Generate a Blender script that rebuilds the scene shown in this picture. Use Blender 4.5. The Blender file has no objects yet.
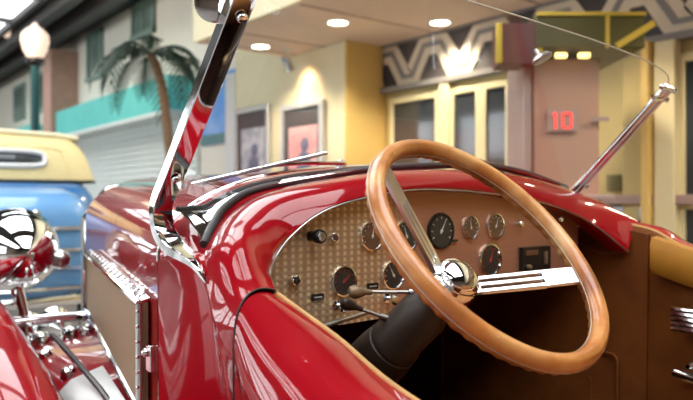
import bpy, bmesh, math, random
from mathutils import Vector, Matrix
random.seed(7)
PI = math.pi
scene = bpy.context.scene
COL = scene.collection
CH = 1.2                                   # eye height above the floor
FPX = 700.0
YAW = math.radians(38)
FW = Vector((math.sin(YAW), math.cos(YAW), 0)); RT = Vector((math.cos(YAW), -math.sin(YAW), 0))

# ------------------------------------------------------------------ measuring helpers
def P(px, py, X=None, Y=None, Z=None, d=None):
    """world point on the sight line of a photo pixel at a known distance / plane of the place"""
    r = FW + RT * ((px - 346.5) / FPX) + Vector((0, 0, (200 - py) / FPX))
    if d is None:
        if X is not None: d = X / r.x
        elif Y is not None: d = Y / r.y
        else: d = (Z - CH) / r.z
    return Vector((0, 0, CH)) + r * d

# ------------------------------------------------------------------ materials
def mat(name, col, rough=.5, metal=0., coat=0., spec=.5, emit=None, es=0., noise=None, bump=None, coat_rough=.03):
    m = bpy.data.materials.new(name); m.use_nodes = True
    nt = m.node_tree; b = nt.nodes['Principled BSDF']
    b.inputs['Base Color'].default_value = (*col, 1)
    b.inputs['Roughness'].default_value = rough
    b.inputs['Metallic'].default_value = metal
    b.inputs['Coat Weight'].default_value = coat
    b.inputs['Coat Roughness'].default_value = coat_rough
    b.inputs['Specular IOR Level'].default_value = spec
    if emit:
        b.inputs['Emission Color'].default_value = (*emit, 1); b.inputs['Emission Strength'].default_value = es
    tc = nt.nodes.new('ShaderNodeTexCoord')
    if noise:                               # (scale, second colour, contrast low, high [, stretch])
        n = nt.nodes.new('ShaderNodeTexNoise'); n.inputs['Scale'].default_value = noise[0]; n.inputs['Detail'].default_value = 6
        mp = nt.nodes.new('ShaderNodeMapping'); mp.inputs['Scale'].default_value = noise[4] if len(noise) > 4 else (1, 1, 1)
        nt.links.new(tc.outputs['Object'], mp.inputs[0]); nt.links.new(mp.outputs[0], n.inputs['Vector'])
        r = nt.nodes.new('ShaderNodeMapRange'); r.inputs[1].default_value = noise[2]; r.inputs[2].default_value = noise[3]
        nt.links.new(n.outputs['Fac'], r.inputs[0])
        mx = nt.nodes.new('ShaderNodeMix'); mx.data_type = 'RGBA'
        mx.inputs[6].default_value = (*col, 1); mx.inputs[7].default_value = (*noise[1], 1)
        nt.links.new(r.outputs[0], mx.inputs[0]); nt.links.new(mx.outputs[2], b.inputs['Base Color'])
    if bump:                                # (scale, strength, distance)
        n = nt.nodes.new('ShaderNodeTexNoise'); n.inputs['Scale'].default_value = bump[0]; n.inputs['Detail'].default_value = 3
        nt.links.new(tc.outputs['Object'], n.inputs['Vector'])
        bp = nt.nodes.new('ShaderNodeBump'); bp.inputs['Strength'].default_value = bump[1]; bp.inputs['Distance'].default_value = bump[2]
        nt.links.new(n.outputs['Fac'], bp.inputs['Height']); nt.links.new(bp.outputs[0], b.inputs['Normal'])
    return m

M = {}
M['paint'] = mat('red_lacquer', (.32, .001, .007), .30, 0, 1., .05, noise=(3, (.27, .001, .006), .3, .7))
M['chrome'] = mat('chrome', (.86, .87, .88), .06, 1., noise=(9, (.80, .80, .80), .4, .8))
M['steel'] = mat('brushed_steel', (.55, .54, .52), .28, 1., noise=(40, (.42, .41, .40), .3, .7))
M['rubber'] = mat('black_rubber', (.018, .018, .02), .45, noise=(30, (.03, .03, .03), .3, .7))
M['black'] = mat('black_enamel', (.012, .011, .011), .25, noise=(20, (.02, .018, .017), .3, .7))
M['leather'] = mat('brown_leather', (.18, .052, .010), .6, spec=.12, noise=(12, (.12, .034, .007), .3, .7), bump=(260, .25, .001))
M['carpet'] = mat('dark_brown_carpet', (.035, .014, .008), .95, spec=.1, noise=(60, (.02, .008, .005), .3, .7), bump=(400, .5, .002))
M['mustard'] = mat('mustard_leather', (.42, .19, .02), .5, spec=.3, noise=(14, (.34, .14, .015), .3, .7), bump=(260, .2, .001))
M['tan'] = mat('tan_piping', (.55, .30, .10), .5, noise=(25, (.45, .24, .08), .3, .7))
M['shroud'] = mat('brown_black_leather', (.030, .019, .014), .42, spec=.4, noise=(18, (.045, .028, .02), .3, .7), bump=(220, .15, .001))
M['brass'] = mat('worn_brass_knob', (.28, .19, .10), .4, .3, noise=(60, (.16, .10, .06), .3, .7))
M['spoke'] = mat('polished_aluminium', (.90, .90, .90), .30, 1., noise=(30, (.82, .82, .82), .3, .7))
M['inlay'] = mat('pale_inlay', (.46, .40, .33), .4, .3, noise=(80, (.45, .40, .34), .3, .7))
M['needle'] = mat('pale_needle', (.75, .72, .62), .5, noise=(50, (.7, .66, .55), .3, .7))
M['redneedle'] = mat('red_needle', (.5, .05, .03), .5, noise=(50, (.45, .04, .03), .3, .7))
M['gaugeface'] = mat('black_dial', (.022, .022, .024), .35, coat=.5, noise=(70, (.035, .033, .032), .3, .7))
M['bronzeface'] = mat('bronze_dial', (.20, .10, .06), .35, .3, coat=.6, noise=(70, (.14, .07, .045), .3, .7))
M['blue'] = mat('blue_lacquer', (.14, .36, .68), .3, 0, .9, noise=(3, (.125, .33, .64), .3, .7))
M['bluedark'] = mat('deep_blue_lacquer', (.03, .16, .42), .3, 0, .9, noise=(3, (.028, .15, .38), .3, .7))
M['cream'] = mat('cream_canvas', (.80, .68, .36), .9, spec=.15, noise=(40, (.74, .62, .32), .3, .7), bump=(300, .3, .002))
M['creamlight'] = mat('pale_cream_canvas', (.86, .80, .58), .9, spec=.15, noise=(40, (.82, .76, .54), .3, .7))
M['whitepaint'] = mat('white_enamel', (.82, .82, .80), .35, noise=(15, (.76, .76, .75), .3, .7))
M['glassdark'] = mat('dark_window_glass', (.035, .045, .055), .08, coat=.3, noise=(2, (.05, .06, .07), .3, .7))
M['facade'] = mat('yellow_cream_paint', (.64, .52, .23), .6, noise=(4, (.58, .47, .20), .3, .7))
M['frame'] = mat('cream_door_paint', (.82, .74, .46), .5, noise=(6, (.78, .70, .42), .3, .7))
M['yellow'] = mat('yellow_wall_paint', (.80, .58, .20), .7, noise=(3, (.74, .53, .18), .3, .7))
M['grey_wall'] = mat('pale_wall_paint', (.80, .72, .48), .7, noise=(3, (.76, .68, .45), .3, .7))
M['stucco'] = mat('cream_stucco', (.86, .83, .72), .8, noise=(5, (.82, .79, .68), .3, .7), bump=(60, .2, .004))
M['teal'] = mat('teal_paint', (.13, .62, .56), .6, noise=(3, (.12, .57, .52), .3, .7))
M['post'] = mat('dark_teal_enamel', (.006, .07, .075), .4, noise=(8, (.007, .06, .065), .3, .7))
M['pinkbrick'] = mat('dusty_pink_plaster', (.52, .32, .25), .8, noise=(8, (.45, .27, .21), .3, .7))
M['soffit'] = mat('beige_soffit', (.86, .70, .60), .7, noise=(2, (.82, .66, .56), .3, .7))
M['seam'] = mat('soffit_seam', (.45, .35, .28), .8, noise=(5, (.40, .31, .25), .3, .7))
M['ceil'] = mat('dark_ceiling', (.035, .032, .032), .8, noise=(2, (.05, .046, .045), .3, .7))
M['beam'] = mat('dark_beam', (.06, .056, .055), .7, noise=(2, (.05, .046, .045), .3, .7))
M['floor'] = mat('street_floor', (.24, .215, .20), .35, noise=(2, (.20, .18, .17), .3, .7))
M['hallwall'] = mat('hall_wall', (.26, .20, .15), .8, noise=(1.5, (.22, .17, .13), .3, .7))
M['seat'] = mat('cognac_leather', (.42, .17, .05), .5, spec=.3, noise=(12, (.34, .13, .04), .3, .7), bump=(260, .25, .001))
M['siding'] = mat('pale_siding', (.74, .80, .77), .6, noise=(3, (.70, .76, .73), .3, .7))
M['winglass'] = mat('grey_green_glass', (.16, .23, .20), .15, noise=(3, (.20, .27, .24), .3, .7))
M['green'] = mat('green_window_frame', (.22, .33, .27), .6, noise=(6, (.19, .29, .24), .3, .7))
M['leaf'] = mat('dark_palm_leaf', (.028, .055, .035), .55, noise=(9, (.04, .075, .045), .3, .7))
M['trunk'] = mat('palm_bark', (.36, .22, .12), .9, noise=(25, (.24, .14, .08), .3, .7), bump=(40, .5, .01))
M['silver'] = mat('silver_frame', (.66, .66, .64), .35, .6, noise=(20, (.6, .6, .58), .3, .7))
M['posterdark'] = mat('charcoal_mat', (.05, .052, .058), .6, noise=(4, (.07, .07, .075), .3, .7))
M['pinkprint'] = mat('pink_print', (.72, .30, .30), .6, noise=(5, (.62, .42, .42), .42, .62))
M['greyprint'] = mat('blue_grey_print', (.36, .38, .44), .6, noise=(6, (.62, .60, .62), .45, .6))
M['figure'] = mat('slate_figure', (.10, .13, .22), .6, noise=(9, (.16, .18, .26), .3, .7))
M['sky_print'] = mat('blue_mural', (.10, .34, .80), .6, noise=(3, (.28, .52, .88), .4, .7))
M['mural_green'] = mat('mural_shore', (.06, .22, .26), .7, noise=(8, (.10, .28, .26), .3, .7))
M['char'] = mat('charcoal_frieze', (.060, .052, .056), .7, noise=(5, (.075, .066, .07), .3, .7))
M['wave'] = mat('cream_frieze', (.70, .62, .50), .6, noise=(6, (.66, .58, .46), .3, .7))
M['wavegrey'] = mat('grey_frieze', (.26, .25, .24), .6, noise=(6, (.22, .21, .21), .3, .7))
M['olive'] = mat('olive_canopy', (.070, .062, .006), .5, noise=(4, (.09, .075, .008), .3, .7))
M['gold'] = mat('gold_trim', (.72, .52, .08), .35, .4, noise=(9, (.66, .47, .07), .3, .7))
M['maroon'] = mat('maroon_panel', (.13, .035, .035), .5, noise=(4, (.10, .03, .03), .3, .7))
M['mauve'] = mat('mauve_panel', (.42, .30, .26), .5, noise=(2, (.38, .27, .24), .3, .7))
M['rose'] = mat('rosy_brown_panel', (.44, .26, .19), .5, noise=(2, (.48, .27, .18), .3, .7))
M['lamp'] = mat('lamp_diffuser', (1, .93, .8), .5, emit=(1, .88, .68), es=9)
M['globe'] = mat('lit_globe', (.45, .36, .30), .4, emit=(1, .72, .54), es=.62)
M['sky'] = mat('skylight_pane', (1, 1, 1), .6, emit=(.95, .98, 1.0), es=4.2)
M['skyfar'] = mat('far_skylight_pane', (1, 1, 1), .6, emit=(.95, .98, 1.0), es=2.2)
M['fillbright'] = mat('bright_fill_pane', (1, 1, 1), .6, emit=(.93, .97, 1.0), es=4.6)
M['fillpane'] = mat('fill_light_pane', (1, 1, 1), .6, emit=(.93, .97, 1.0), es=1.4)
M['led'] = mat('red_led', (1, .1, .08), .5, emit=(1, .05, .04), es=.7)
M['bulb'] = mat('gold_bulb', (1, .8, .3), .5, emit=(1, .70, .22), es=2.0)
M['dotglass'] = mat('headlight_lens', (.75, .78, .8), .1, .6, coat=1, noise=(20, (.6, .64, .66), .3, .7))
M['tyre'] = mat('tyre_rubber', (.02, .02, .02), .7, noise=(30, (.03, .03, .03), .3, .7))

def dash_material():
    m = mat('engine_turned_metal', (.46, .27, .15), .42, .55); nt = m.node_tree; b = nt.nodes['Principled BSDF']
    L = nt.links.new; N = nt.nodes.new
    tc = N('ShaderNodeTexCoord'); sp = N('ShaderNodeSeparateXYZ'); L(tc.outputs['Object'], sp.inputs[0])
    def math_(op, a, bb=None, c=None):
        n = N('ShaderNodeMath'); n.operation = op
        for i, v in enumerate((a, bb, c)):
            if v is None: continue
            if isinstance(v, (int, float)): n.inputs[i].default_value = v
            else: L(v, n.inputs[i])
        return n.outputs[0]
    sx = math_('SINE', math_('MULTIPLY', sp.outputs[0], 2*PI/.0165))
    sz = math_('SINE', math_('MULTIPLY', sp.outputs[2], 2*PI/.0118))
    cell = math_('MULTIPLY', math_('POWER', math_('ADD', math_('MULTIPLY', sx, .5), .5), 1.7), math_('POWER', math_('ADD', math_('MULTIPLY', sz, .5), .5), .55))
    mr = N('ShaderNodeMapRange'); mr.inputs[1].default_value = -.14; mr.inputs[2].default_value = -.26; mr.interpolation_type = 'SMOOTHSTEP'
    L(sp.outputs[0], mr.inputs[0])          # polished squares at the driver's end, fading towards the passenger: light's falloff painted in
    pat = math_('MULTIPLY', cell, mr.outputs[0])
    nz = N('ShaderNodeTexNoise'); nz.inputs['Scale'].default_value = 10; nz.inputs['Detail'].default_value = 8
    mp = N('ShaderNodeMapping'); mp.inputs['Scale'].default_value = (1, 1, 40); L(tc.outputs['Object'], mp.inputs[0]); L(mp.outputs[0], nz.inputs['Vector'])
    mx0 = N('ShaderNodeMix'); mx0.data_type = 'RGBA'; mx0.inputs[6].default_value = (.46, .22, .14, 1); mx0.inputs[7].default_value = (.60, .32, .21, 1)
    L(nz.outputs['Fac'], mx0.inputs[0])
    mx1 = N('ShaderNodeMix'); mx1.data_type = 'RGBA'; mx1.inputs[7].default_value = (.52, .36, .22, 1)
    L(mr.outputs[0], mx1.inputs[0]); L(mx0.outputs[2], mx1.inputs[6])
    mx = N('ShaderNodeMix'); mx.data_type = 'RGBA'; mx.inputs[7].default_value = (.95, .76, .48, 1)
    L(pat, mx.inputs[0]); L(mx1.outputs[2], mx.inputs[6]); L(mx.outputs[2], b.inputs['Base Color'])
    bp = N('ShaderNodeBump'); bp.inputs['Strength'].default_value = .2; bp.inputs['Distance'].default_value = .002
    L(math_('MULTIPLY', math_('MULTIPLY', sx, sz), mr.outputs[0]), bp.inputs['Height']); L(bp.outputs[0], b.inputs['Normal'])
    return m
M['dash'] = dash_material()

def screen_material():
    m = mat('bronze_wire_mesh', (.30, .21, .12), .5, .45); nt = m.node_tree; b = nt.nodes['Principled BSDF']; L = nt.links.new; N = nt.nodes.new
    tc = N('ShaderNodeTexCoord')
    w = []
    for ax in ('Y', 'Z'):
        wv = N('ShaderNodeTexWave'); wv.bands_direction = ax; wv.inputs['Scale'].default_value = 90; L(tc.outputs['Object'], wv.inputs['Vector']); w.append(wv)
    ml = N('ShaderNodeMath'); ml.operation = 'MAXIMUM'; L(w[0].outputs['Fac'], ml.inputs[0]); L(w[1].outputs['Fac'], ml.inputs[1])
    mx = N('ShaderNodeMix'); mx.data_type = 'RGBA'; mx.inputs[6].default_value = (.20, .14, .08, 1); mx.inputs[7].default_value = (.40, .29, .17, 1)
    L(ml.outputs[0], mx.inputs[0]); L(mx.outputs[2], b.inputs['Base Color'])
    bp = N('ShaderNodeBump'); bp.inputs['Strength'].default_value = .4; bp.inputs['Distance'].default_value = .001; L(ml.outputs[0], bp.inputs['Height']); L(bp.outputs[0], b.inputs['Normal'])
    return m
M['screen'] = screen_material()

def wood_material():
    m = mat('varnished_wood', (.5, .2, .05), .32, 0, .6); nt = m.node_tree; b = nt.nodes['Principled BSDF']; L = nt.links.new; N = nt.nodes.new
    b.inputs['Coat Roughness'].default_value = .2
    tc = N('ShaderNodeTexCoord')
    n1 = N('ShaderNodeTexNoise'); n1.inputs['Scale'].default_value = 9; n1.inputs['Detail'].default_value = 8; L(tc.outputs['Object'], n1.inputs['Vector'])
    n2 = N('ShaderNodeTexNoise'); n2.inputs['Scale'].default_value = 120; n2.inputs['Detail'].default_value = 3; L(tc.outputs['Object'], n2.inputs['Vector'])
    cr = N('ShaderNodeValToRGB'); e = cr.color_ramp.elements
    e[0].position = .34; e[0].color = (.26, .070, .013, 1); e[1].position = .66; e[1].color = (.70, .38, .14, 1)
    k = cr.color_ramp.elements.new(.5); k.color = (.48, .17, .035, 1); L(n1.outputs['Fac'], cr.inputs[0])
    mr = N('ShaderNodeMapRange'); mr.inputs[1].default_value = .72; mr.inputs[2].default_value = .78; L(n2.outputs['Fac'], mr.inputs[0])
    mx = N('ShaderNodeMix'); mx.data_type = 'RGBA'; mx.inputs[7].default_value = (.80, .62, .38, 1)     # chipped varnish
    L(mr.outputs[0], mx.inputs[0]); L(cr.outputs[0], mx.inputs[6]); L(mx.outputs[2], b.inputs['Base Color'])
    return m
M['wood'] = wood_material()

def glass_material():
    m = bpy.data.materials.new('windshield_glass'); m.use_nodes = True; nt = m.node_tree
    for n in list(nt.nodes): nt.nodes.remove(n)
    N = nt.nodes.new; L = nt.links.new
    o = N('ShaderNodeOutputMaterial'); mx = N('ShaderNodeMixShader'); t = N('ShaderNodeBsdfTransparent'); g = N('ShaderNodeBsdfGlossy'); f = N('ShaderNodeLayerWeight')
    t.inputs[0].default_value = (.96, .975, .97, 1); g.inputs['Roughness'].default_value = .01; f.inputs[0].default_value = .5
    pw = N('ShaderNodeMath'); pw.operation = 'POWER'; pw.inputs[1].default_value = 5; L(f.outputs['Facing'], pw.inputs[0])
    ma = N('ShaderNodeMath'); ma.operation = 'MULTIPLY_ADD'; ma.inputs[1].default_value = .90; ma.inputs[2].default_value = .075; L(pw.outputs[0], ma.inputs[0])   # Schlick, both faces of the pane
    L(ma.outputs[0], mx.inputs[0]); L(t.outputs[0], mx.inputs[1]); L(g.outputs[0], mx.inputs[2]); L(mx.outputs[0], o.inputs[0])
    return m
M['glass'] = glass_material()

# ------------------------------------------------------------------ mesh helpers
class MB:
    """collects geometry (world coordinates) and links it as ONE mesh object"""
    def __init__(s): s.v = []; s.f = []; s.mi = []; s.cur = 0
    def add(s, vs, fs):
        o = len(s.v); s.v += [Vector(v) for v in vs]; s.f += [tuple(i + o for i in f) for f in fs]; s.mi += [s.cur] * len(fs); return s
    def mat(s, i): s.cur = i; return s
    def grid(s, rows, closed_u=False, closed_v=False):
        nr, nc = len(rows), len(rows[0]); vs = [p for r in rows for p in r]; fs = []
        for i in range(nr if closed_v else nr - 1):
            for j in range(nc if closed_u else nc - 1):
                a, b = i, (i + 1) % nr; c, d = j, (j + 1) % nc
                fs.append((a*nc + c, a*nc + d, b*nc + d, b*nc + c))
        return s.add(vs, fs)
    def box(s, c, size, rot=None):
        c = Vector(c); h = [x / 2 for x in size]; R = rot or Matrix.Identity(3)
        vs = [c + R @ Vector((sx*h[0], sy*h[1], sz*h[2])) for sx in (-1, 1) for sy in (-1, 1) for sz in (-1, 1)]
        return s.add(vs, [(0,1,3,2), (4,6,7,5), (0,4,5,1), (2,3,7,6), (0,2,6,4), (1,5,7,3)])
    def span(s, a, b): return s.box([(a[i] + b[i]) / 2 for i in range(3)], [abs(b[i] - a[i]) for i in range(3)])
    def tube(s, pts, r, n=12, caps=True, closed=False, squash=None):
        pts = [Vector(p) for p in pts]; k = len(pts); rows = []
        rr = r if isinstance(r, (list, tuple)) else [r] * k
        prev = None
        for i in range(k):
            t = (pts[(i+1) % k] - pts[i-1]) if closed else (pts[min(i+1, k-1)] - pts[max(i-1, 0)])
            t.normalize()
            if prev is None:
                a = Vector((0, 0, 1)) if abs(t.z) < .9 else Vector((1, 0, 0))
                u = t.cross(a).normalized()
            else: u = (prev - t * prev.dot(t)).normalized()
            prev = u; w = t.cross(u)
            sq = squash or (1, 1)
            rows.append([pts[i] + (u*math.cos(2*PI*j/n)*sq[0] + w*math.sin(2*PI*j/n)*sq[1])*rr[i] for j in range(n)])
        o = len(s.v); s.grid(rows, True, closed)
        if caps and not closed:
            s.f.append(tuple(o + j for j in reversed(range(n)))); s.mi.append(s.cur)
            s.f.append(tuple(o + (k-1)*n + j for j in range(n))); s.mi.append(s.cur)
        return s
    def lathe(s, c, axis, prof, n=28):
        """prof: (radius, height along axis)"""
        c = Vector(c); ax = Vector(axis).normalized(); a = Vector((0, 0, 1)) if abs(ax.z) < .9 else Vector((1, 0, 0))
        u = ax.cross(a).normalized(); w = ax.cross(u)
        rows = [[c + ax*h + (u*math.cos(2*PI*j/n) + w*math.sin(2*PI*j/n))*max(r, 1e-4) for j in range(n)] for r, h in prof]
        o = len(s.v); s.grid(rows, True)
        for i, rev in ((0, True), (len(prof) - 1, False)):
            ix = [o + i*n + j for j in range(n)]
            s.f.append(tuple(reversed(ix) if rev else ix)); s.mi.append(s.cur)
        return s
    def prism(s, poly, vec):
        poly = [Vector(p) for p in poly]; n = len(poly); v = Vector(vec)
        return s.add(poly + [p + v for p in poly], [tuple(range(n)), tuple(reversed(range(n, 2*n)))] + [(i, i + n, (i+1) % n + n, (i+1) % n) for i in range(n)])
    def build(s, name, mats, parent=None, smooth=40, bevel=0, seg=2, solid=0, subd=0):
        me = bpy.data.meshes.new(name); base = Vector((0, 0, 0))
        p = parent
        while p is not None: base += p.location; p = p.parent
        own = Vector((0, 0, 0))
        if parent is None:
            xs = [v.x for v in s.v]; ys = [v.y for v in s.v]; zs = [v.z for v in s.v]
            own = Vector(((min(xs)+max(xs))/2, (min(ys)+max(ys))/2, min(zs)))
        me.from_pydata([v - base - own for v in s.v], [], s.f); me.update()
        bm = bmesh.new(); bm.from_mesh(me); bmesh.ops.remove_doubles(bm, verts=bm.verts, dist=1e-6); bmesh.ops.recalc_face_normals(bm, faces=bm.faces); bm.to_mesh(me); bm.free()
        mats = mats if isinstance(mats, (list, tuple)) else [mats]
        for m in mats: me.materials.append(M[m])
        if len(mats) > 1 and len(me.polygons) == len(s.mi):
            for pl, i in zip(me.polygons, s.mi): pl.material_index = i
        for pl in me.polygons: pl.use_smooth = True
        me.set_sharp_from_angle(angle=math.radians(smooth))
        o = bpy.data.objects.new(name, me); COL.objects.link(o); o.location = own
        if parent is not None: o.parent = parent
        if solid:
            md = o.modifiers.new('thickness', 'SOLIDIFY'); md.thickness = solid; md.offset = -1
        if bevel:
            md = o.modifiers.new('bevel', 'BEVEL'); md.width = bevel; md.segments = seg; md.limit_method = 'ANGLE'; md.angle_limit = math.radians(35)
        if subd:
            md = o.modifiers.new('smooth', 'SUBSURF'); md.levels = subd; md.render_levels = subd
        return o

def thing(name, label, cat, loc, group=None):
    o = bpy.data.objects.new(name, None); COL.objects.link(o); o.location = loc; o['label'] = label; o['category'] = cat
    if group: o['group'] = group
    o.empty_display_size = .1
    return o
def tag(o, label, cat, group=None, kind=None):
    o['label'] = label; o['category'] = cat
    if group: o['group'] = group
    if kind: o['kind'] = kind
    return o
def struct(name, mb, m, label=None, **k):
    o = mb.build(name, m, **k); o['kind'] = 'structure'
    if label: o['label'] = label; o['category'] = name.split('_')[0]
    return o

def catmull(pts, n):
    """n samples through control points (any dimension tuples/Vectors)"""
    pts = [Vector(p) for p in pts]; k = len(pts); out = []
    for i in range(n):
        t = i / (n - 1) * (k - 1); a = min(int(t), k - 2); u = t - a
        p1, p2 = pts[a], pts[a+1]; p0 = pts[a-1] if a > 0 else p1*2 - p2; p3 = pts[a+2] if a + 2 < k else p2*2 - p1
        out.append(.5*((2*p1) + (p2 - p0)*u + (2*p0 - 5*p1 + 4*p2 - p3)*u*u + (3*p1 - p0 - 3*p2 + p3)*u**3))
    return out
def lerp(a, b, t): return a + (b - a) * t
def interp(tab, x):
    if x <= tab[0][0]: return tab[0][1]
    for (a, va), (b, vb) in zip(tab, tab[1:]):
        if x <= b: return va + (vb - va) * (x - a) / (b - a)
    return tab[-1][1]
Z0 = CH
def W(x, y, z): return Vector((x, y, z + CH))          # z measured from eye height
CX = 1.11                                               # centre line of the red car

# =================================================================== THE RED ROADSTER
car = thing('roadster', 'dark red open roadster with chrome windshield posts and wood-rimmed steering wheel, nearest the camera', 'car', (CX, .9, 0))

# ---- cowl: the red hood over the instruments, from windshield seal to dashboard lip
G = [P(233,358,Y=.882), P(218,334,Y=.937), P(205,275,Y=.998), P(205,250,Y=1.058), P(213,232,Y=1.09), P(228,212,Y=1.128), P(260,195,Y=1.15), P(335,181,Y=1.14),
     P(370,175,Y=1.12), P(420,172,Y=1.10), P(480,171,Y=1.10), P(525,178,Y=1.12), P(567,191,Y=1.15), P(600,206,Y=1.05), P(640,223,Y=.95)]
LP_ = [P(275,290,Y=.90), P(272,281,Y=.925), P(270,272,Y=.95), P(274,258,Y=.98), P(281,246,Y=.99), P(292,233,Y=1.0), P(315,214,Y=1.0), P(345,201,Y=1.0),
      P(395,190,Y=1.0), P(440,188,Y=1.0), P(490,192,Y=1.0), P(540,201,Y=1.0), P(575,213,Y=.99), P(600,228,Y=.97), P(628,251,Y=.93)]
OFF = [(-.04,0,.07), (-.032,-.01,.076), (-.02,-.02,.085), (-.015,-.03,.075), (-.01,-.035,.065), (-.005,-.035,.06), (0,-.035,.055), (0,-.04,.045),
       (0,-.04,.04), (0,-.04,.035), (0,-.04,.035), (0,-.04,.035), (0,-.03,.04), (.015,-.02,.06), (.02,0,.06)]
NC = 90
g_c = catmull(G, NC); l_c = catmull(LP_, NC)
c_c = catmull([(a + b)/2 + Vector(o) for a, b, o in zip(G, LP_, OFF)], NC)
def relax(c, it=10):
    c = [p.copy() for p in c]
    for _ in range(it): c = [c[0]] + [c[i-1]*.25 + c[i]*.5 + c[i+1]*.25 for i in range(1, len(c) - 1)] + [c[-1]]
    return c
g_c, c_c, l_c = relax(g_c), relax(c_c, 16), relax(l_c, 6)
rows = []
for k in range(15):
    t = k / 14
    rows.append([a*(1-t)**2 + c*2*t*(1-t) + b*t*t for a, b, c in zip(g_c, l_c, c_c)])
ctr = Vector((CX, 1.0, CH - .1))
def inward(p, k, fwd): return p + Vector(((CX - p.x) * .02 * k, fwd, -.004 * k))
rows.append([p + Vector((0, .004, -.006)) for p in l_c])
rows.append([p + Vector((0, .018, -.006)) for p in l_c])
rows.append([p + Vector((0, .06, .004)) for p in l_c])
cowl = MB().grid(rows).build('cowl', 'paint', car, smooth=60)
MB().tube([p + Vector((0, -.001, -.003)) for p in l_c], .0016, 8).build('lip_bead', 'steel', cowl)

# ---- scuttle and hood
def arch(hw, zs, zt, y, n=41, zb=-.75, pw=2.3):
    """section of hood: straight side, rounded shoulder, gentle crown"""
    pts = []
    for i in range(n):
        a = PI * (1 - i/(n-1)); ca, sa = math.cos(a), math.sin(a)
        x = math.copysign(abs(ca)**(2/pw), ca) * hw; z = zs + (zt - zs) * abs(sa)**(2/pw)
        pts.append(W(CX + x, y, z))
    return pts
def hood_hw(y): return lerp(.585, .345, (y - 1.24) / 1.18)
hood_rows = []
for i in range(25):
    y = 1.245 + 1.175 * i / 24; hw = hood_hw(y); t = i / 24
    zs = lerp(-.115, -.075, t); zt = lerp(.078, .085, t)
    a = arch(hw, zs, zt, y)
    side = [W(CX - hw + .0, y, zz) for zz in (-.72, -.55, -.4, -.25)]; side2 = [W(CX + hw, y, zz) for zz in (-.25, -.4, -.55, -.72)]
    hood_rows.append(side + a + side2)
hood = MB().grid(hood_rows).build('hood', 'paint', car, smooth=50)
arc_h = arch(.585, -.115, .078, 1.241, NC - 0)
gl = [p + Vector((0, .004, -.004)) for p in g_c]
# scuttle joins the hood's rear edge with the windshield seal
s_rows = []
gs = catmull(G[3:14], NC)
gs = [g_c[0]]*0 + relax(gs, 6)
for k in range(8):
    t = k / 7
    s_rows.append([lerp(a, b, t) + Vector((0, 0, .010 * math.sin(PI*t))) for a, b in zip(arc_h, [p + Vector((0, 0, -.004)) for p in gs])])
scut = MB().grid(s_rows)
MB().tube([p + Vector((0, 0, .001)) for p in arc_h], .0035, 8).build('hood_rear_trim', 'chrome', hood)
MB().tube([W(CX, y, interp([(1.24, .0785), (2.42, .0855)], y)) for y in [1.25 + .05*i for i in range(24)]], .004, 8).build('hood_hinge', 'chrome', hood)

# vent screen standing off the hood's left side
def hx(y, off): return CX - hood_hw(y) - off
y0, y1 = 1.315, 2.17
q = [W(hx(y0, .022), y0, -.405), W(hx(y1, .026), y1, -.33), W(hx(y1, .026), y1, -.165), W(hx(y0, .022), y0, -.20)]
MB().prism(q, (.018, 0, 0)).build('vent_screen', 'screen', hood)
fr = MB()
for a, b in zip(q, q[1:] + q[:1]): fr.tube([a + Vector((-.001, 0, 0)), b + Vector((-.001, 0, 0))], .0065, 8)
fr.prism([q[3] + Vector((0, 0, .004)), q[2] + Vector((0, 0, .004)), q[2] + Vector((.026, 0, .010)), q[3] + Vector((.026, 0, .010))], (0, 0, -.006))
for i in range(16):
    p = lerp(q[3], q[2], (i + .5)/16) + Vector((.012, 0, .012)); fr.lathe(p, (0, 0, 1), [(.0055, 0), (.005, .003), (.001, .005)], 8)
for i in range(7):
    p = lerp(q[0], q[3], (i + .5)/7) + Vector((-.004, -.004, 0)); fr.lathe(p, (-1, -.6, 0), [(.004, 0), (.003, .004), (.001, .005)], 8)
fr.build('vent_frame', 'chrome', hood)
for zz in (-.30, -.47, -.60):
    lt = MB().box(W(hx(1.275, .007), 1.275, zz), (.012, .022, .05)).lathe(W(hx(1.275, .013), 1.275, zz + .012), (-1, 0, 0), [(.009, 0), (.009, .006), (.004, .012), (.001, .013)], 12)
    lt.build('hood_latch', 'chrome', hood, bevel=.002)

# ---- body side below the crease
k2 = int(round(2/14*(NC - 1)))
crease = catmull([W(.526,1.243,-.112), W(.520,1.16,-.105), W(.512,1.09,-.097), W(.505,1.035,-.104), g_c[k2]], 16)[:-1] + list(reversed(g_c[:k2 + 1]))
left_edge = [r_[0] for r_ in s_rows] + list(reversed(g_c[k2:int(round(3/14*(NC - 1)))]))
A_, B_ = catmull(crease[:16], 24), catmull(left_edge, 24)
scut.grid([A_, [lerp(a, b, .5) + Vector((-.002, 0, .004)) for a, b in zip(A_, B_)], B_]).build('scuttle', 'paint', car, smooth=50)
zrow = (0, .006, .02, .05, .12, .25, .45, .75)
xrow = (0, .003, .007, .012, .022, .045, .095, .19)
def sidef(p): return min(1, max(.02, (1.24 - p.y)/.22))
MB().grid([[p + Vector((dx*sidef(p), 0, -dz)) for p in crease] for dz, dx in zip(zrow, xrow)]).build('side_panel', 'paint', car, smooth=60)
# mirrored panel on the far side
MB().grid([[Vector((2*CX - p.x - dx*sidef(p), p.y, p.z - dz)) for p in crease] for dz, dx in zip(zrow, xrow)]).build('side_panel', 'paint', car, smooth=60)

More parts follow.
